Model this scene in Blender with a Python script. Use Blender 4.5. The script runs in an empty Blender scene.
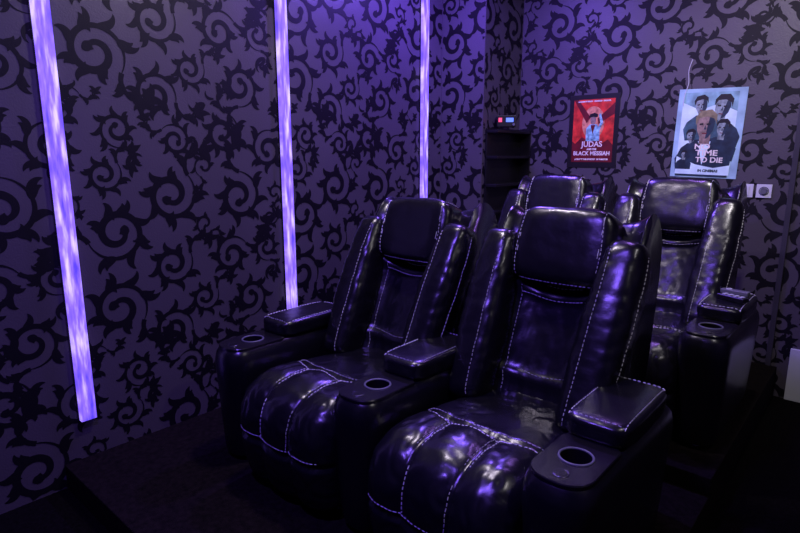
import bpy, bmesh, math, random
import numpy as np
from mathutils import Vector, Matrix, noise
from mathutils.bvhtree import BVHTree
sc=bpy.context.scene
try:
    sc.view_settings.view_transform='Standard'
except Exception: pass
COL=sc.collection

# ------------------------------------------------------------ materials
def mat(name,col,rough=.5,metal=0,spec=.5,emis=None,es=0,noise_scale=None,var=.3,bump=0,bscale=200,coat=0,sheen=0):
    m=bpy.data.materials.new(name); m.use_nodes=True
    nt=m.node_tree; b=nt.nodes['Principled BSDF']
    b.inputs['Base Color'].default_value=(*col,1)
    b.inputs['Roughness'].default_value=rough
    b.inputs['Metallic'].default_value=metal
    b.inputs['Specular IOR Level'].default_value=spec
    b.inputs['Coat Weight'].default_value=coat
    b.inputs['Sheen Weight'].default_value=sheen
    if emis:
        b.inputs['Emission Color'].default_value=(*emis,1); b.inputs['Emission Strength'].default_value=es
    tc=nt.nodes.new('ShaderNodeTexCoord')
    if noise_scale:
        n=nt.nodes.new('ShaderNodeTexNoise'); n.inputs['Scale'].default_value=noise_scale; n.inputs['Detail'].default_value=4
        nt.links.new(tc.outputs['Object'],n.inputs['Vector'])
        r=nt.nodes.new('ShaderNodeValToRGB')
        r.color_ramp.elements[0].position=.3; r.color_ramp.elements[1].position=.7
        r.color_ramp.elements[0].color=(*[c*(1-var) for c in col],1)
        r.color_ramp.elements[1].color=(*[min(1,c*(1+var)) for c in col],1)
        nt.links.new(n.outputs['Fac'],r.inputs['Fac']); nt.links.new(r.outputs['Color'],b.inputs['Base Color'])
    if bump:
        n=nt.nodes.new('ShaderNodeTexNoise'); n.inputs['Scale'].default_value=bscale; n.inputs['Detail'].default_value=5
        nt.links.new(tc.outputs['Object'],n.inputs['Vector'])
        bp=nt.nodes.new('ShaderNodeBump'); bp.inputs['Strength'].default_value=bump; bp.inputs['Distance'].default_value=.01
        nt.links.new(n.outputs['Fac'],bp.inputs['Height']); nt.links.new(bp.outputs['Normal'],b.inputs['Normal'])
    return m
M_paper=mat('wallpaper_ground',(.072,.060,.078),.42,noise_scale=1.5,var=.12,bump=.15,bscale=120)
M_flock=mat('wallpaper_flock',(.004,.003,.006),.55,spec=.25,bump=.1,bscale=300)
M_leather=mat('black_leather',(.005,.0045,.008),.27,spec=.62,bump=.10,bscale=28)
M_dark=mat('console_plastic',(.008,.007,.010),.25,noise_scale=20,var=.1)
M_base=mat('chair_base',(.006,.005,.006),.6,noise_scale=10,var=.2)
M_stitch=mat('stitch_thread',(.75,.72,.80),.7,noise_scale=50,var=.1)
M_metal=mat('dark_chrome',(.25,.24,.28),.25,metal=1,noise_scale=30,var=.1)
M_carpet=mat('black_carpet',(.004,.003,.0035),.95,spec=.05,noise_scale=60,var=.5,bump=.6,bscale=400)
M_step=mat('riser_carpet',(.0075,.005,.005),.9,spec=.08,noise_scale=40,var=.5,bump=.5,bscale=300)
M_ceil=mat('ceiling_paint',(.02,.017,.03),.8,noise_scale=5,var=.1)
M_shelf=mat('shelf_black',(.006,.005,.008),.35,noise_scale=10,var=.2)
M_white=mat('white_plastic',(.6,.6,.66),.35,noise_scale=8,var=.04)
M_grey=mat('grey_plastic',(.12,.12,.15),.35,noise_scale=8,var=.04)
M_trim=mat('dark_trim',(.04,.035,.05),.4,noise_scale=8,var=.1)
M_disp=mat('display_blue',(.02,.05,.2),.3,emis=(.12,.2,1),es=1.6)
M_red=mat('display_red',(.2,.02,.02),.3,emis=(1,.08,.25),es=1.4)

def strip_mat():
    m=bpy.data.materials.new('led_strip_light'); m.use_nodes=True
    nt=m.node_tree; b=nt.nodes['Principled BSDF']
    tc=nt.nodes.new('ShaderNodeTexCoord'); mp=nt.nodes.new('ShaderNodeMapping'); mp.inputs['Scale'].default_value=(1,32,5)
    n=nt.nodes.new('ShaderNodeTexNoise'); n.inputs['Scale'].default_value=1.0; n.inputs['Detail'].default_value=5
    r=nt.nodes.new('ShaderNodeValToRGB'); cr=r.color_ramp
    cr.elements[0].position=.34; cr.elements[0].color=(.05,.025,.50,1)
    cr.elements[1].position=.66; cr.elements[1].color=(.46,.36,.80,1)
    e=cr.elements.new(.50); e.color=(.17,.09,.70,1)
    nt.links.new(tc.outputs['Object'],mp.inputs['Vector']); nt.links.new(mp.outputs['Vector'],n.inputs['Vector'])
    nt.links.new(n.outputs['Fac'],r.inputs['Fac']); nt.links.new(r.outputs['Color'],b.inputs['Emission Color'])
    b.inputs['Emission Strength'].default_value=1.9
    b.inputs['Base Color'].default_value=(.1,.08,.2,1)
    return m
M_strip=strip_mat()

# ------------------------------------------------------------ mesh helpers
def mesh(name,vs,fs,smooth=True):
    me=bpy.data.meshes.new(name); me.from_pydata([tuple(v) for v in vs],[],fs); 
    bm=bmesh.new(); bm.from_mesh(me); bmesh.ops.recalc_face_normals(bm,faces=bm.faces); bm.to_mesh(me); bm.free()
    if smooth: me.shade_smooth()
    return me
def add(name,me,m=None,parent=None,loc=(0,0,0),rot=(0,0,0)):
    o=bpy.data.objects.new(name,me); COL.objects.link(o)
    if m and len(me.materials)==0: me.materials.append(m)
    if parent: o.parent=parent
    o.location=loc; o.rotation_euler=rot
    return o
def empty(name,loc=(0,0,0),rot=(0,0,0)):
    o=bpy.data.objects.new(name,None); COL.objects.link(o); o.location=loc; o.rotation_euler=rot; o.empty_display_size=.1
    return o
def box_me(name,x0,x1,y0,y1,z0,z1,bev=0):
    bm=bmesh.new(); bmesh.ops.create_cube(bm,size=1)
    for v in bm.verts:
        v.co=Vector(((x0+x1)/2+v.co.x*(x1-x0),(y0+y1)/2+v.co.y*(y1-y0),(z0+z1)/2+v.co.z*(z1-z0)))
    if bev: bmesh.ops.bevel(bm,geom=bm.edges[:],offset=bev,segments=3,affect='EDGES',profile=.6)
    me=bpy.data.meshes.new(name); bm.to_mesh(me); bm.free(); return me
def cyl_me(name,r,z0,z1,n=32,r2=None,caps=True):
    r2=r if r2 is None else r2
    vs=[];fs=[]
    for z,rr in((z0,r),(z1,r2)):
        for i in range(n):
            a=2*math.pi*i/n; vs.append((rr*math.cos(a),rr*math.sin(a),z))
    for i in range(n): fs.append((i,(i+1)%n,n+(i+1)%n,n+i))
    if caps: fs+= [tuple(range(n))[::-1],tuple(range(n,2*n))]
    return mesh(name,vs,fs,False)
def torus_me(name,R,r,n=36,k=10):
    vs=[];fs=[]
    for i in range(n):
        a=2*math.pi*i/n
        for j in range(k):
            b=2*math.pi*j/k; q=R+r*math.cos(b); vs.append((q*math.cos(a),q*math.sin(a),r*math.sin(b)))
    for i in range(n):
        for j in range(k):
            fs.append((i*k+j,((i+1)%n)*k+j,((i+1)%n)*k+(j+1)%k,i*k+(j+1)%k))
    return mesh(name,vs,fs)
def wr(p,amp,seed=0):
    q=Vector((p[0]*7+seed,p[1]*7,p[2]*7))
    a=noise.noise(q)*.6
    b=noise.noise(q*2.6+Vector((5,3,1)))
    return amp*(a-1.1*max(0,.35-abs(b))) 
def softbox(name,c,h,e=4.5,n=18,rotx=0,amp=.004,deform=None,seed=0):
    bm=bmesh.new(); bmesh.ops.create_cube(bm,size=2)
    bmesh.ops.subdivide_edges(bm,edges=bm.edges[:],cuts=n,use_grid_fill=True)
    R=Matrix.Rotation(rotx,3,'X')
    for v in bm.verts:
        p=v.co
        p=Vector([math.sin(t*math.pi/2)*.35+t*.65 for t in p])
        s=(abs(p.x)**e+abs(p.y)**e+abs(p.z)**e)**(1/e)
        p=p/s
        if deform: p=deform(p)
        d=p.normalized()
        q=Vector((p.x*h[0],p.y*h[1],p.z*h[2]))
        q+=d*wr(q,amp,seed)
        v.co=R@q+Vector(c)
    me=bpy.data.meshes.new(name); bmesh.ops.recalc_face_normals(bm,faces=bm.faces); bm.to_mesh(me); bm.free(); me.shade_smooth(); return me
def catmull(pts,n):
    P=[Vector(p) for p in pts]; P=[P[0]*2-P[1]]+P+[P[-1]*2-P[-2]]
    segs=len(P)-3; dense=[]
    for i in range(segs):
        for k in range(30):
            t=k/30; a,b,c,d=P[i:i+4]
            dense.append(.5*((2*b)+(c-a)*t+(2*a-5*b+4*c-d)*t*t+(3*b-a-3*c+d)*t**3))
    dense.append(P[-2])
    L=[0]
    for i in range(1,len(dense)): L.append(L[-1]+(dense[i]-dense[i-1]).length)
    out=[]; j=0
    for i in range(n):
        t=L[-1]*i/(n-1)
        while j<len(L)-2 and L[j+1]<t: j+=1
        f=(t-L[j])/max(1e-9,L[j+1]-L[j]); out.append(dense[j].lerp(dense[j+1],min(1,f)))
    return out
def sheet(name,prof,w,off,n=110,m=72,seed=0,amp=.006):
    P=catmull([Vector((p[0],p[1],0)) for p in prof],n)
    vs=[];fs=[]
    for i,p in enumerate(P):
        a=P[max(0,i-1)];b=P[min(n-1,i+1)]; t=(b-a).normalized(); nr=Vector((t.y,-t.x,0))
        for j in range(m+1):
            u=-1+2*j/m; u=math.copysign(abs(u)**.8,u)
            o=off(u,p.x,p.y,i/(n-1))
            x=u*w
            o+=wr((x,p.x,p.y),amp,seed)
            vs.append((x,p.x+nr.x*o,p.y+nr.y*o))
    for i in range(n-1):
        for j in range(m):
            a=i*(m+1)+j; fs.append((a,a+1,a+m+2,a+m+1))
    fs.append(tuple(i*(m+1) for i in range(n))); fs.append(tuple(i*(m+1)+m for i in range(n))[::-1])
    fs.append(tuple(range(m+1))[::-1]+tuple((n-1)*(m+1)+j for j in range(m+1)))
    return mesh(name,vs,fs)
def loft(name,path,rx,rn,n=60,k=40,e=2.6,cap=.12,seed=0,amp=.005):
    P=catmull(path,n); vs=[];fs=[]
    for i,p in enumerate(P):
        t=i/(n-1)
        a=P[max(0,i-1)];b=P[min(n-1,i+1)]; T=(b-a).normalized()
        X=Vector((1,0,0)); N=T.cross(X).normalized(); X=N.cross(T).normalized()
        c=1
        if t<cap: c=(1-(1-t/cap)**3)**(1/3)
        if t>1-cap: c=(1-(1-(1-t)/cap)**3)**(1/3)
        c=max(c,.01)
        for j in range(k):
            th=2*math.pi*j/k; cc=math.cos(th);ss=math.sin(th)
            u=math.copysign(abs(cc)**(2/e),cc); v=math.copysign(abs(ss)**(2/e),ss)
            q=p+X*u*rx(t)*c+N*v*rn(t)*c
            d=(q-p); 
            if d.length>1e-4: q+=d.normalized()*wr(q,amp,seed)*c
            vs.append(q)
    for i in range(n-1):
        for j in range(k): fs.append((i*k+j,i*k+(j+1)%k,(i+1)*k+(j+1)%k,(i+1)*k+j))
    fs.append(tuple(range(k))[::-1]); fs.append(tuple((n-1)*k+j for j in range(k)))
    return mesh(name,vs,fs)
def tree(me):
    return BVHTree.FromPolygons([v.co.copy() for v in me.vertices],[tuple(p.vertices) for p in me.polygons])
class Stitch:
    def __init__(s): s.v=[];s.f=[]
    def line(s,trees,pts,d,dash=.013,gap=.004,w=.0015):
        d=Vector(d).normalized(); P=[]
        L=catmull(pts,max(12,int(sum((Vector(pts[i+1])-Vector(pts[i])).length for i in range(len(pts)-1))/.003)))
        for p in L:
            best=None
            for t in trees:
                h=t.ray_cast(p-d*.35,d,.8)
                if h[0] is not None and (best is None or h[3]<best[1]): best=((h[0],h[1]),h[3])
            P.append(best[0] if best else None)
        acc=0;cur=[]
        for i in range(len(P)):
            if P[i] is None or (i and P[i-1] is None): cur=[];acc=0;continue
            if i: 
                st=(P[i][0]-P[i-1][0]).length
                if st>.03: cur=[];acc=0;continue
                acc+=st
            ph=acc%(dash+gap)
            if ph<dash: cur.append(P[i])
            else:
                if len(cur)>1: s.tube(cur,w)
                cur=[]
        if len(cur)>1: s.tube(cur,w)
    def tube(s,cur,w):
        b=len(s.v); m=len(cur)
        for i,(p,nn) in enumerate(cur):
            T=(cur[min(m-1,i+1)][0]-cur[max(0,i-1)][0]).normalized()
            nn=nn if nn.length>0 else Vector((0,0,1)); S=T.cross(nn).normalized()
            s.v+= [p+S*w,p+nn*w*1.6,p-S*w,p-nn*w*.5]
        for i in range(m-1):
            for j in range(4): s.f.append((b+i*4+j,b+i*4+(j+1)%4,b+i*4+4+(j+1)%4,b+i*4+4+j))
        s.f.append((b,b+1,b+2,b+3)); e=b+(m-1)*4; s.f.append((e+3,e+2,e+1,e))
    def me(s,name): return mesh(name,s.v,s.f,False)

# ------------------------------------------------------------ recliner meshes
W=.287
def seat_off(u,y,z,s):
    edge=-.050*abs(u)**7
    yc=-.015-.05*(1-u*u)
    front=1/(1+math.exp((y-yc)/.012))
    k=(u+1)*1.5
    lob=.021*abs(math.sin(math.pi*k))**.6 if abs(u)<1 else 0
    rear=.026*(1-abs(u)**4)
    o=edge+front*(lob+.010*(1-u*u))+(1-front)*rear
    o-=.017*math.exp(-((y-yc)/.013)**2) if z>.4 else 0
    o-=.020*math.exp(-((z-.25)/.012)**2) if y<-.25 else 0
    return o
seat_me=sheet('seat_cushion',[(.44,.43),(.32,.44),(.12,.455),(-.08,.475),(-.20,.472),(-.295,.430),(-.335,.35),(-.340,.26),(-.330,.15),(-.305,.06)],W,seat_off,seed=2,amp=.010)
def back_off(u,y,z,s):
    o=-.05*abs(u)**6
    if s<.52:
        a=abs(u)
        o+=.045*(1-min(1,a/.62)**3)
        o-=.024*math.exp(-((z-.885+.03*(1-(a/.6)**2))/.014)**2)*(a<.7)
        o-=.018*math.exp(-((z-.54)/.02)**2)*(a<.7)
    return o
back_me=sheet('backrest',[(.28,.38),(.35,.53),(.42,.68),(.49,.84),(.565,.99),(.62,1.09),(.67,1.145),(.735,1.12),(.775,1.02),(.76,.78),(.70,.45),(.63,.12)],.30,back_off,seed=5,amp=.009)
def bol(sgn):
    return loft('bolster',[(sgn*.234,.230,.42),(sgn*.242,.312,.58),(sgn*.252,.400,.76),(sgn*.262,.485,.93),(sgn*.266,.565,1.095)],
        lambda t:.078+.014*math.sin(math.pi*min(1,t*1.05)),lambda t:.088+.016*math.sin(math.pi*t),e=3.1,seed=8+sgn,cap=.11,amp=.010)
bolL=bol(-1); bolR=bol(1)
def hd(p):
    return Vector((p.x*(1-.04*p.z*(p.z>0)),p.y*(1+.10*(p.z)),p.z))
head_me=softbox('headrest',(0.006,.572,1.045),(.212,.090,.160),e=5,rotx=-.36,amp=.007,deform=hd,seed=11)
base_me=box_me('base_frame',-.27,.27,-.24,.58,.035,.40,.02)
T_seat,T_back,T_bl,T_br,T_h=[tree(m) for m in(seat_me,back_me,bolL,bolR,head_me)]
S=Stitch()
for dx in(-.008,.008):
    for sx in(-1,1):
        gx=sx*W/3
        S.line([T_seat],[(gx+dx*1.2,-.075,.5),(gx+dx*1.2,-.16,.5),(gx+dx*1.2,-.25,.5)],(0,0,-1))
        if dx*sx<0: S.line([T_seat],[(gx+dx*1.2,-.3,.43),(gx+dx*1.2,-.3,.28)],(0,1,0))
for yy in(.006,-.034):
    S.line([T_seat],[(-.25,yy-.012,.5),(-.12,yy-.041,.5),(0,yy-.05,.5),(.12,yy-.041,.5),(.25,yy-.012,.5)],(0,0,-1))
S.line([T_seat],[(-.25,-.3,.272),(.25,-.3,.272)],(0,1,0))
for zz in(.905,.858,.57): S.line([T_back],[(-.15,.3,zz-.008),(0,.3,zz-.03),(.15,.3,zz-.008)],(0,1,0))
for sx in(-1,1):
    S.line([T_back],[(sx*.145,.3,.45),(sx*.150,.3,.65),(sx*.155,.3,.88)],(0,1,0))
    T=T_bl if sx<0 else T_br
    S.line([T],[(sx*.205,0,.48),(sx*.215,0,.7),(sx*.225,.1,.93),(sx*.225,.1,1.08)],(0,1,0))
    S.line([T],[(sx*.5,.26,.50),(sx*.5,.35,.7),(sx*.5,.43,.85),(sx*.5,.53,1.05)],(-sx,0,0))
    S.line([T_h],[(sx*.172,.3,.93),(sx*.178,.3,1.05),(sx*.17,.3,1.16),(sx*.165,.42,1.185)],(0,1,0))
    S.line([T_h],[(sx*.17,.48,1.3),(sx*.168,.66,1.3)],(0,0,-1))
S.line([T_h],[(-.16,.3,.92),(0,.3,.915),(.16,.3,.92)],(0,1,0))
stitch_me=S.me('stitching')

def outline(ins,w=.108,y0=-.30,y1=.47):
    w=w-ins; pts=[]; ya=y0+ins+w*1.0
    for i in range(25):
        a=math.pi+math.pi*i/24
        cc,ss=math.cos(a),math.sin(a)
        pts.append((math.copysign(abs(cc)**.8,cc)*w, ya+math.copysign(abs(ss)**.8,ss)*w))
    yb=y1-ins
    for i in range(1,9): pts.append((w,ya+(yb-.03-ya)*i/8))
    for i in range(1,5):
        a=math.pi/2*i/4; pts.append((w-.03+.03*math.cos(a),yb-.03+.03*math.sin(a)))
    for i in range(0,4):
        a=math.pi/2+math.pi/2*i/4; pts.append((-w+.03+.03*math.cos(a),yb-.03+.03*math.sin(a)))
    for i in range(8,0,-1): pts.append((-w,ya+(yb-.03-ya)*i/8))
    return pts
def ringstack(name,levels,**k):
    vs=[];fs=[];n=None
    for z,ins in levels:
        o=outline(ins,**k); n=len(o); vs+=[(x,y,z) for x,y in o]
    for l in range(len(levels)-1):
        for i in range(n): fs.append((l*n+i,l*n+(i+1)%n,(l+1)*n+(i+1)%n,(l+1)*n+i))
    fs.append(tuple(range(n))[::-1]); fs.append(tuple((len(levels)-1)*n+i for i in range(n)))
    return mesh(name,vs,fs)
cons=ringstack('console_body',[(.03,.026),(.06,.018),(.2,.010),(.36,.003),(.44,-.003),(.49,-.003),(.525,.004),(.543,.014),(.549,.02),(.549,.024)])
plate=ringstack('console_top',[(.545,.016),(.556,.016),(.5595,.0185),(.5595,.022)],y1=.02)
def cut(me,r,cx,cy,z0,z1):
    o=add('tmp',me); c=add('cutter',cyl_me('c',r,z0,z1,40),None,None,(cx,cy,0))
    md=o.modifiers.new('b','BOOLEAN'); md.object=c; md.operation='DIFFERENCE'; md.solver='EXACT'
    bpy.context.view_layer.update()
    dg=bpy.context.evaluated_depsgraph_get(); nm=bpy.data.meshes.new_from_object(o.evaluated_get(dg))
    bpy.data.objects.remove(o); bpy.data.objects.remove(c); nm.name=me.name; return nm
cons=cut(cons,.046,0,-.125,.46,.7); plate=cut(plate,.046,0,-.125,.4,.7)
cons.shade_smooth()
try: cons.set_sharp_from_angle(angle=math.radians(35))
except Exception: pass
plate.shade_flat()
pad_me=softbox('armrest_pad',(0,.200,.590),(.108,.215,.045),e=5,amp=.003,seed=20)
T_pad=tree(pad_me); SP=Stitch()
SP.line([T_pad],[(-.088,.01,.6),(-.088,.2,.6),(-.088,.39,.6)],(0,0,-1)); SP.line([T_pad],[(.088,.01,.6),(.088,.2,.6),(.088,.39,.6)],(0,0,-1))
SP.line([T_pad],[(-.088,.012,.6),(0,.009,.6),(.088,.012,.6)],(0,0,-1)); SP.line([T_pad],[(-.088,.39,.6),(.088,.39,.6)],(0,0,-1))
pst_me=SP.me('pad_stitching')
ring_me=torus_me('cup_ring',.049,.004); bring_me=torus_me('button_ring',.021,.002); btn_me=cyl_me('touch_button',.019,0,.003)
liner_me=cyl_me('cup_liner',.0455,.462,.559,40,caps=False); liner_b=cyl_me('cup_bottom',.0455,.460,.464,40)
foot_me=cyl_me('foot',.028,0.001,.035,24,.02)

def recliner(loc,consoles):
    r=empty('theater_recliner',loc)
    add('seat',seat_me,M_leather,r); add('backrest',back_me,M_leather,r)
    add('bolster_left',bolL,M_leather,r); add('bolster_right',bolR,M_leather,r)
    add('headrest',head_me,M_leather,r); add('base',base_me,M_base,r); add('seam_stitching',stitch_me,M_stitch,r)
    for i,cx in enumerate(consoles):
        add('console_%d'%(i+1),cons,M_leather,r,(cx,0,0)); add('console_plate_%d'%(i+1),plate,M_dark,r,(cx,0,0))
        add('armrest_pad_%d'%(i+1),pad_me,M_leather,r,(cx,0,0)); add('pad_stitching_%d'%(i+1),pst_me,M_stitch,r,(cx,0,0))
        add('cup_ring_%d'%(i+1),ring_me,M_grey,r,(cx,-.125,.560)); add('cup_liner_%d'%(i+1),liner_me,M_dark,r,(cx,-.125,0)); add('cup_bottom_%d'%(i+1),liner_b,M_dark,r,(cx,-.125,0))
        add('button_ring_%d'%(i+1),bring_me,M_metal,r,(cx+.005,-.235,.560)); add('button_%d'%(i+1),btn_me,M_dark,r,(cx+.005,-.235,.5595))
        for k,fy in enumerate((-.2,.40)): add('foot_%d_%d'%(i+1,k+1),foot_me,M_metal,r,(cx,fy,0))
    for k,(fx,fy) in enumerate(((-.2,-.18),(.2,-.18),(-.2,.5),(.2,.5))): add('foot_%d'%(k+20),foot_me,M_metal,r,(fx,fy,0))
    return r
PX=(-1.755,-.982); FY=1.58; ZP=.12; ZR=.20
recliner((PX[0],FY,ZP),(-.450,.368)); recliner((PX[1],FY,ZP),(.388,))
recliner((PX[0]+.07,FY+1.37,ZR),(-.420,.378)); recliner((PX[1]+.050,FY+1.37,ZR),(.375,))

# ------------------------------------------------------------ wallpaper pattern (flocked acanthus scrolls)
rng=random.Random(31)
QV=[];QF=[]
def stroke(pts,ws):
    pts=np.array(pts);n=len(pts); T=np.gradient(pts,axis=0); T/= (np.linalg.norm(T,axis=1,keepdims=True)+1e-9); N=np.stack([-T[:,1],T[:,0]],1)
    b=len(QV); lay=rng.random()
    for i in range(n):
        QV.append((*(pts[i]+N[i]*ws[i]),lay)); QV.append((*(pts[i]-N[i]*ws[i]),lay))
    for i in range(n-1): QF.append((b+2*i,b+2*i+1,b+2*i+3,b+2*i+2))
def leaf(p,ang,L,curl,wd,n=16,pk=.8):
    pts=[];ws=[];x,y=p
    for i in range(n+1):
        t=i/n; pts.append((x,y)); ws.append(wd*(math.sin(math.pi*(t*.9+.1)**pk)**.85+.02) if t<1 else wd*.02)
        a=ang+curl*(t**1.5); x+=L/n*math.cos(a); y+=L/n*math.sin(a)
    stroke(pts,ws)
    return pts
def scroll(cx,cy,R,ph,h):
    big=R>.10
    turns=1.6 if big else 1.2; n=int(34+R*220); pts=[];ws=[]
    for i in range(n+1):
        s=i/n; a=ph+h*2*math.pi*turns*s; r=R*(.14+.66*s**1.0)
        pts.append((cx+r*math.cos(a),cy+r*math.sin(a)))
        w=R*(.034+.066*math.sin(math.pi*s**.85))
        if s<.12: w+=R*.10*math.sqrt(max(0,1-((s-.055)/.06)**2))
        w*=min(1,s*40+.1)*min(1,(1-s)*5+.4)
        ws.append(w)
    stroke(pts,ws)
    nl=7 if big else 4
    for k in range(nl):
        s=.42+.50*k/(nl-.6); i=int(s*n); p=pts[i]; q=pts[max(0,i-1)]; g=.6+.4*s
        tan=math.atan2(p[1]-q[1],p[0]-q[0])
        leaf(p,tan-h*.05,R*.70*g,-h*1.9,R*.110)
        if k%2==0: leaf(p,tan-h*.35,R*.46*g,-h*1.5,R*.095)
        if k%3==1: leaf(p,tan+h*.15,R*.36*g,h*2.2,R*.065)
    e=pts[-1]; q=pts[-3]; tan=math.atan2(e[1]-q[1],e[0]-q[0])
    x,y=e; tp=[];tw=[]; m=26; L=R*1.1
    for i in range(m+1):
        t=i/m; tp.append((x,y)); tw.append(R*(.070-.02*t)); a=tan-h*2.3*t; x+=L/m*math.cos(a); y+=L/m*math.sin(a)
    stroke(tp,tw)
    for t,sd in((.25,1),(.5,-1),(.72,1)):
        p=tp[int(t*m)]; a=tan-h*2.3*t; leaf(p,a+h*sd*.12,R*.52,h*sd*2.0,R*.10); leaf(p,a+h*sd*.4,R*.34,h*sd*1.4,R*.085)
    a=tan-h*2.3
    for da,Lq,c,wd in((-.8,.36,-1.9,.10),(-.3,.56,-1.6,.115),(.2,.62,1.0,.115),(.7,.40,1.9,.10)):
        leaf(tp[-1],a+h*da,R*Lq,h*c,R*wd)
TW,TH=1.12,1.18
circ=[]
for R,cnt,ov in((.180,4,.90),(.145,6,.90),(.110,9,.90),(.078,12,.92),(.048,22,.98),(.030,26,1.1)):
    for _ in range(cnt):
        for _t in range(700):
            x,y=rng.random()*TW,rng.random()*TH; ok=True
            for(a,b,r) in circ:
                dx=abs(a-x);dx=min(dx,TW-dx);dy=abs(b-y);dy=min(dy,TH-dy)
                if math.hypot(dx,dy)<(r+R)*ov: ok=False;break
            if ok: circ.append((x,y,R));break
for(x,y,R) in circ:
    h=rng.choice((-1,1)); ph=rng.random()*6.28
    if R>=.065: scroll(x,y,R*.95,ph,h)
    else:
        p=(x-R*math.cos(ph)*.95,y-R*math.sin(ph)*.95)
        leaf(p,ph-h*.8,R*2.5,h*2.6,R*.24)
        if R>.04: leaf(p,ph+h*.2,R*1.8,-h*2.0,R*.20)
TV=np.array(QV); TF=np.array(QF)
def pattern(Wd,Hd,u0):
    Vs=[];Fs=[];b=0
    i0=math.floor(u0/TW)-1
    for i in range(i0,math.ceil((u0+Wd)/TW)+1):
        for j in range(-1,math.ceil(Hd/TH)+1):
            v=TV.copy(); v[:,0]+=i*TW-u0; v[:,1]+=j*TH
            f=TF
            c0=v[:,0][f]; c1=v[:,1][f]
            ok=(c0.min(1)>.001)&(c0.max(1)<Wd-.001)&(c1.min(1)>.001)&(c1.max(1)<Hd-.001)
            f=f[ok]
            if len(f)==0: continue
            used=np.unique(f); mp=-np.ones(len(v),int); mp[used]=np.arange(len(used))
            Vs.append(v[used]); Fs.append(mp[f]+b); b+=len(used)
    return np.concatenate(Vs),np.concatenate(Fs)
def panel_into(vs,fs,mi,O,U,V,Wd,Hd,u0):
    O,U,V=Vector(O),Vector(U),Vector(V); N=U.cross(V)
    pv,pf=pattern(Wd,Hd,u0); b=len(vs)
    for u,v,l in pv:
        vs.append(tuple(O+U*float(u)+V*float(v)+N*(.0012+.0006*float(l))))
    fs+= [tuple(int(k)+b for k in f) for f in pf]; mi+= [1]*len(pf)
def wall_obj(name,bx,panels):
    x0,x1,y0,y1,z0,z1=bx
    vs=[(x0,y0,z0),(x1,y0,z0),(x1,y1,z0),(x0,y1,z0),(x0,y0,z1),(x1,y0,z1),(x1,y1,z1),(x0,y1,z1)]
    fs=[(0,3,2,1),(4,5,6,7),(0,1,5,4),(1,2,6,5),(2,3,7,6),(3,0,4,7)]; mi=[0]*6
    for p in panels: panel_into(vs,fs,mi,*p)
    me=bpy.data.meshes.new(name); me.from_pydata(vs,[],fs); me.materials.append(M_paper); me.materials.append(M_flock)
    me.polygons.foreach_set('material_index',mi); me.update()
    return add(name,me)
HC=2.95; XL=-2.75; YB=4.17; YF=-1.6; XR=1.7
wall_obj('wall_left',(XL-.12,XL,YF,YB,0,HC),[((XL,YF,0),(0,1,0),(0,0,1),3.63-YF,HC,0.0)])
wall_obj('wall_back',(XL-.12,XR,YB,YB+.12,0,HC),[((-2.36,YB,0),(1,0,0),(0,0,1),XR+2.36,HC,5.3)])
wall_obj('wall_column',(XL+.003,-2.36,3.63,YB-.003,.0,HC),[((XL+.003,3.63,0),(1,0,0),(0,0,1),.387,HC,.35),((-2.36,3.63,0),(0,1,0),(0,0,1),YB-3.635,HC,.74)])
add('wall_right',box_me('wall_right',XR,XR+.12,YF,YB,0,HC),M_paper)
add('wall_front',box_me('wall_front',XL-.12,XR+.12,YF-.12,YF,0,HC),M_paper)
add('ceiling',box_me('ceiling',XL-.12,XR+.12,YF-.12,YB+.12,HC,HC+.1),M_ceil)
add('floor',box_me('floor',XL-.12,XR+.12,YF-.12,YB+.12,-.1,0),M_carpet)
add('seating_platform',box_me('seating_platform',XL+.004,-.42,.76,2.47,0,ZP,.006),M_step)
rs=empty('riser_step')
add('main_deck',box_me('upper_step',XL+.004,-.42,2.471,3.62,0,ZR,.006),M_step,rs)
add('rear_deck',box_me('rear_step',-2.352,-.42,3.619,YB-.006,0,ZR,.004),M_step,rs)
add('trim_1',box_me('trim_1',-.485,-.455,YB-.018,YB,ZR,HC,.003),M_trim)
add('baseboard_back',box_me('baseboard_back',-.36,.6,YB-.02,YB,0,.34,.004),M_white)

for y in(.88,2.10,3.40):
    s=empty('led_light_strip',(XL,y,0))
    add('diffuser',box_me('diffuser',.002,.030,-.034,.034,.31,HC-.02,.003),M_strip,s)
    for k,sy in enumerate((-.039,.035)): add('channel_%d'%k,box_me('ch',0.0,.008,sy,sy+.004,.305,HC-.01),M_dark,s)

sh=empty('corner_shelf')
for i,z in enumerate((1.72,1.53,1.32,1.12)):
    add('board_%d'%i,box_me('board',-2.352,-2.245,3.66,YB-.003,z-.020,z,.003),M_shelf,sh)
add('side_panel',box_me('sp',-2.3525,-2.34,3.66,YB-.003,1.0,1.735,.002),M_shelf,sh)
add('back_panel',box_me('bp',-2.34,-2.25,YB-.016,YB-.003,1.0,1.735,.002),M_shelf,sh)
dv=empty('audio_receiver',(-2.275,3.82,1.740),(0,0,math.radians(35)))
add('case',box_me('case',-.070,.070,-.04,.04,0.004,.090,.006),M_shelf,dv)
add('display',box_me('disp',-.005,.050,-.043,-.039,.040,.070),M_disp,dv)
add('indicator',box_me('ind',-.060,-.035,-.043,-.039,.040,.070),M_red,dv)
add('knob',cyl_me('knob',.009,0,.010,20),M_grey,dv,(.052,-.038,.022),(math.pi/2,0,0))
for k,(a,b) in enumerate(((-.055,-.03),(.055,-.03),(-.055,.03),(.055,.03))): add('foot_%d'%k,cyl_me('f',.008,0,.005,12),M_shelf,dv,(a,b,0))

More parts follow.
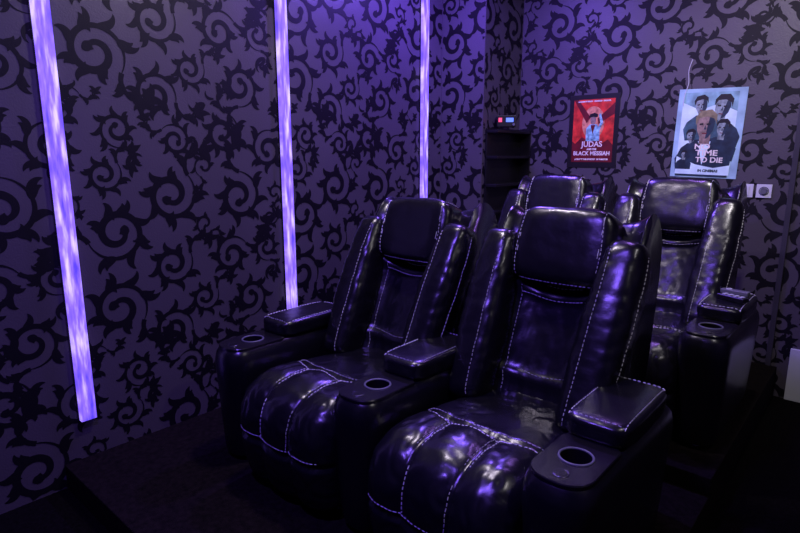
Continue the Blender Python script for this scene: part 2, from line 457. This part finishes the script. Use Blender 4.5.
for i,x in enumerate((-.712,-.612)):
    s=empty('light_switch' if i==0 else 'dimmer_dial',(x,YB,1.315))
    add('plate',box_me('plate',-.042,.042,-.010,-.002,-.042,.042,.003),M_white,s)
    if i==0: add('rocker',box_me('rk',-.02,.02,-.015,-.008,-.03,.03,.003),M_white,s)
    else:
        add('dial',cyl_me('dial',.021,0,.014,28,.018),M_grey,s,(0,-.009,0),(math.pi/2,0,0)); add('dial_ring',torus_me('dr',.025,.003),M_grey,s,(0,-.010,0),(math.pi/2,0,0))

# ------------------------------------------------------------ posters
def flat(name,pts,d,m,par):
    me=bpy.data.meshes.new(name); me.from_pydata([(x,-d,z) for x,z in pts],[],[tuple(range(len(pts)))]); 
    bm=bmesh.new(); bm.from_mesh(me); bmesh.ops.triangulate(bm,faces=bm.faces)
    for f in bm.faces: 
        f.normal_update()
        if f.normal.y>0: f.normal_flip()
    bm.to_mesh(me); bm.free()
    return add(name,me,m,par)
def ell(cx,cz,a,b,n=28): return [(cx+a*math.cos(2*math.pi*i/n),cz+b*math.sin(2*math.pi*i/n)) for i in range(n)]
def rect(x0,x1,z0,z1): return [(x0,z0),(x1,z0),(x1,z1),(x0,z1)]
def txt(s,x,z,size,m,par,d=.006,sx=1):
    c=bpy.data.curves.new('lettering','FONT'); c.body=s; c.size=size; c.align_x='CENTER'; c.align_y='CENTER'; c.offset=.0012
    c.materials.append(m); o=bpy.data.objects.new('lettering',c); COL.objects.link(o); o.parent=par
    o.location=(x,-d,z); o.rotation_euler=(math.pi/2,0,0); o.scale=(sx,1,1); return o
def pm(n,c,v=.25,s=14): return mat('print_'+n,c,.4,noise_scale=s,var=v)
red=pm('red',(.62,.035,.02),.55,18); org=pm('orange',(.80,.25,.14),.6,30); dred=pm('darkred',(.13,.008,.012)); blk=pm('black',(.008,.006,.008),.1); cream=pm('cream',(.8,.72,.66),.1); tealc=pm('teal',(.25,.50,.55),.7,40); skin=pm('skin',(.26,.18,.15),.5,40)
pale=pm('pale',(.62,.82,.90),.2,9); navy=pm('navy',(.015,.03,.05),.5,20); slate=pm('slate',(.04,.09,.12),.6,18); gold=pm('gold',(.22,.18,.10),.4,40); haze=pm('haze',(.22,.40,.46),.6,12); skinb=pm('skin_blue',(.22,.27,.28),.6,40)
p=empty('movie_poster',(-1.742,YB,1.71))
add('sleeve',box_me('sleeve',-.188,.188,-.005,-.002,-.265,.265),blk,p)
flat('artwork',rect(-.155,.155,-.225,.230),.0055,red,p)
flat('glow',ell(0,.06,.085,.12),.0058,org,p)
flat('ray_l',[(-.155,.230),(-.12,.230),(-.02,.10),(-.05,.06)],.0059,dred,p); flat('ray_r',[(.155,.20),(.155,.12),(.04,.05),(.03,.09)],.0059,dred,p)
flat('crowd',[(-.155,-.225),(.155,-.225),(.155,-.10),(.12,-.06),(.07,-.09),(.03,-.05),(-.03,-.07),(-.08,-.04),(-.13,-.09),(-.155,-.07)],.0061,dred,p)
flat('figure_body',[(-.05,-.07),(.055,-.07),(.052,.01),(.03,.05),(-.025,.05),(-.05,.02)],.0063,tealc,p)
flat('arm',[(.035,.02),(.05,.0),(.075,.06),(.055,.13),(.04,.12),(.055,.06)],.0064,tealc,p)
flat('figure_face',ell(0,.08,.022,.032),.0065,skin,p); flat('beret',[(-.035,.098),(-.025,.125),(.01,.133),(.036,.12),(.03,.10),(.0,.104)],.0067,blk,p)
flat('collar',[(-.018,.045),(.018,.045),(0,-.02)],.0067,dred,p)
txt('JUDAS',0,-.095,.056,cream,p,.0072); txt('AND THE',0,-.131,.017,cream,p,.0072); txt('BLACK MESSIAH',0,-.162,.041,cream,p,.0072,.95); txt('A FILM BY THE DIRECTOR  IN THEATRES',0,-.205,.014,cream,p,.0072)
txt('ACADEMY PRESENTS   STANFIELD   KALUUYA',0,.215,.012,cream,p,.0072)
p2=empty('movie_poster',(-.968,YB,1.675),(0,math.radians(1.5),0))
clear=mat('clear_sleeve',(.36,.55,.66),.12,noise_scale=6,var=.3)
add('sleeve',box_me('sleeve',-.20,.20,-.005,-.002,-.285,.285),clear,p2)
flat('artwork',rect(-.170,.155,-.265,.262),.0055,pale,p2)
flat('sky',[(-.170,.262),(.155,.262),(.155,.14),(.05,.19),(-.06,.15),(-.170,.20)],.0057,haze,p2)
_d=[.0058]
def nd(): _d[0]+=.00006; return _d[0]
def fig(x,z,s,coat,hair,tilt=0,tux=False,sk=None):
    sk=sk or skinb
    def tr(pts): return [(x+s*(a*math.cos(tilt)-b*math.sin(tilt)),z+s*(a*math.sin(tilt)+b*math.cos(tilt))) for a,b in pts]
    flat('torso',tr([(-.080,-.17),(.085,-.17),(.090,-.10),(.07,-.07),(.03,-.045),(-.025,-.045),(-.07,-.075),(-.088,-.11)]),nd(),coat,p2)
    if tux:
        flat('shirt',tr([(-.018,-.05),(.022,-.05),(.002,-.13)]),nd(),pale,p2); flat('bow',tr([(-.016,-.052),(.018,-.066),(.018,-.052),(-.016,-.066)]),nd(),blk,p2)
    flat('neck',tr([(-.015,-.06),(.018,-.06),(.018,-.02),(-.015,-.02)]),nd(),sk,p2)
    flat('face',tr([(-.028,.01),(-.026,-.012),(-.016,-.034),(-.002,-.043),(.012,-.036),(.024,-.014),(.028,.012),(.022,.04),(-.022,.04)]),nd(),sk,p2)
    flat('face_shade',tr([(.002,-.042),(.012,-.036),(.024,-.014),(.028,.012),(.022,.036),(.010,.03),(.006,.0)]),nd(),navy,p2)
    flat('hair',tr([(-.031,.005),(-.034,.030),(-.020,.052),(.014,.057),(.032,.040),(.033,.008),(.026,.026),(.004,.034),(-.022,.028)]),nd(),hair,p2)
    for ex in(-.014,.008): flat('brow',tr([(ex-.006,.010),(ex+.006,.012),(ex+.006,.005),(ex-.006,.004)]),nd(),blk,p2)
    flat('nose',tr([(-.005,-.01),(.003,-.01),(-.001,.006)]),nd(),navy,p2)
    flat('mouth',tr([(-.010,-.021),(.007,-.021),(.005,-.025),(-.008,-.025)]),nd(),dred,p2)
fig(.070,.160,1.6,navy,blk,-.15); fig(-.055,.175,1.25,slate,blk,.1); fig(.085,.03,1.15,navy,blk,-.1); fig(-.095,-.02,.9,navy,blk,.1); fig(-.015,.045,1.9,navy,gold,0,True,skin)
flat('mist',[(-.170,-.265),(.155,-.265),(.155,-.20),(.06,-.22),(-.05,-.20),(-.170,-.15)],nd(),pale,p2)
fig(-.125,-.14,.55,navy,blk)
dd=_d[0]+.0005
txt('NO',-.02,-.085,.046,cream,p2,dd,1.3); txt('TIME',.01,-.125,.050,cream,p2,dd,1.25); txt('TO DIE',.03,-.170,.046,cream,p2,dd,1.1); txt('IN CINEMAS',.03,-.240,.022,navy,p2,dd)
def tube(name,pts,r,m,par=None):
    c=bpy.data.curves.new(name,'CURVE'); c.dimensions='3D'; c.bevel_depth=r; c.bevel_resolution=2
    sp=c.splines.new('POLY'); P=catmull(pts,24); sp.points.add(len(P)-1)
    for a,b in zip(sp.points,P): a.co=(*b,1)
    c.materials.append(m); o=bpy.data.objects.new(name,c); COL.objects.link(o)
    if par:o.parent=par
    return o
tube('hanging_cord',[(-1.10,YB-.006,2.15),(-1.115,YB-.012,2.08),(-1.110,YB-.008,2.0),(-1.125,YB-.014,1.93),(-1.13,YB-.012,1.86)],.0022,M_white)

RX=PX[1]+.050+.375
rc=empty('remote_control',(RX+.030,FY+1.37+.13,ZR+.640),(0,0,1.15))
add('body',box_me('b',-.024,.024,-.070,.070,0,.022,.006),M_shelf,rc)
for i in range(4):
    for j in range(2): add('key_%d%d'%(i,j),box_me('k',-.014+j*.018,-.002+j*.018,-.052+i*.028,-.036+i*.028,.020,.025),M_white,rc)
rc=empty('remote_control',(RX+.015,FY+1.37+.27,ZR+.640),(0,0,1.4))
add('body',box_me('b',-.022,.022,-.065,.065,0,.022,.005),M_grey,rc)
add('pad_ring',torus_me('pr',.012,.002),M_white,rc,(0,.03,.023))

# ------------------------------------------------------------ added fill lamps under the ceiling, out of view
def fill_lamp(name,x,y,col,power,r=.12,tgt=None,spread=180):
    f=empty(name,(x,y,0))
    add('fill_housing',cyl_me('fill_housing',r+.02,HC-.022,HC-.001,32),M_grey,f)  # invented housing that dresses the added lamp
    L=bpy.data.lights.new('lamp','AREA'); L.shape='DISK'; L.size=r*2; L.energy=power; L.color=col; L.spread=math.radians(spread)
    o=bpy.data.objects.new('lamp',L); COL.objects.link(o); o.parent=f; o.location=(0,0,HC-.03)
    if tgt:
        d=Vector(tgt)-Vector((x,y,HC-.06)); o.rotation_euler=d.to_track_quat('-Z','Y').to_euler(); o.location=(0,0,HC-.06)
    return f
LAV=(.90,.78,1.0); VIO=(.22,.11,1.0); PUR=(.42,.20,1.0); WARM=(1,.93,.98)
fill_lamp('added_fill_light',-1.75,1.75,LAV,20,.09)  # added fill from here on, as the LED strips alone light too weakly
fill_lamp('added_fill_light',-2.2,3.05,VIO,55,.09)
fill_lamp('added_fill_light',-1.1,3.0,PUR,11,.08)
fill_lamp('added_fill_light',-.5,2.5,WARM,9,.07,(-1.2,4.1,1.5),100)
fill_lamp('added_fill_light',.6,1.5,WARM,10,.08)
fill_lamp('added_fill_light',-1.15,.2,VIO,55,.13)
w=bpy.data.worlds.new('World'); sc.world=w; w.use_nodes=True
w.node_tree.nodes['Background'].inputs[0].default_value=(.10,.07,.2,1); w.node_tree.nodes['Background'].inputs[1].default_value=.05

cam=bpy.data.cameras.new('Camera'); co=bpy.data.objects.new('Camera',cam); COL.objects.link(co)
cam.lens=25.2; cam.sensor_width=36; cam.clip_start=.02
co.location=(0,0,1.54); co.rotation_euler=(math.radians(90-11.3),0,math.radians(41.2))
sc.camera=co
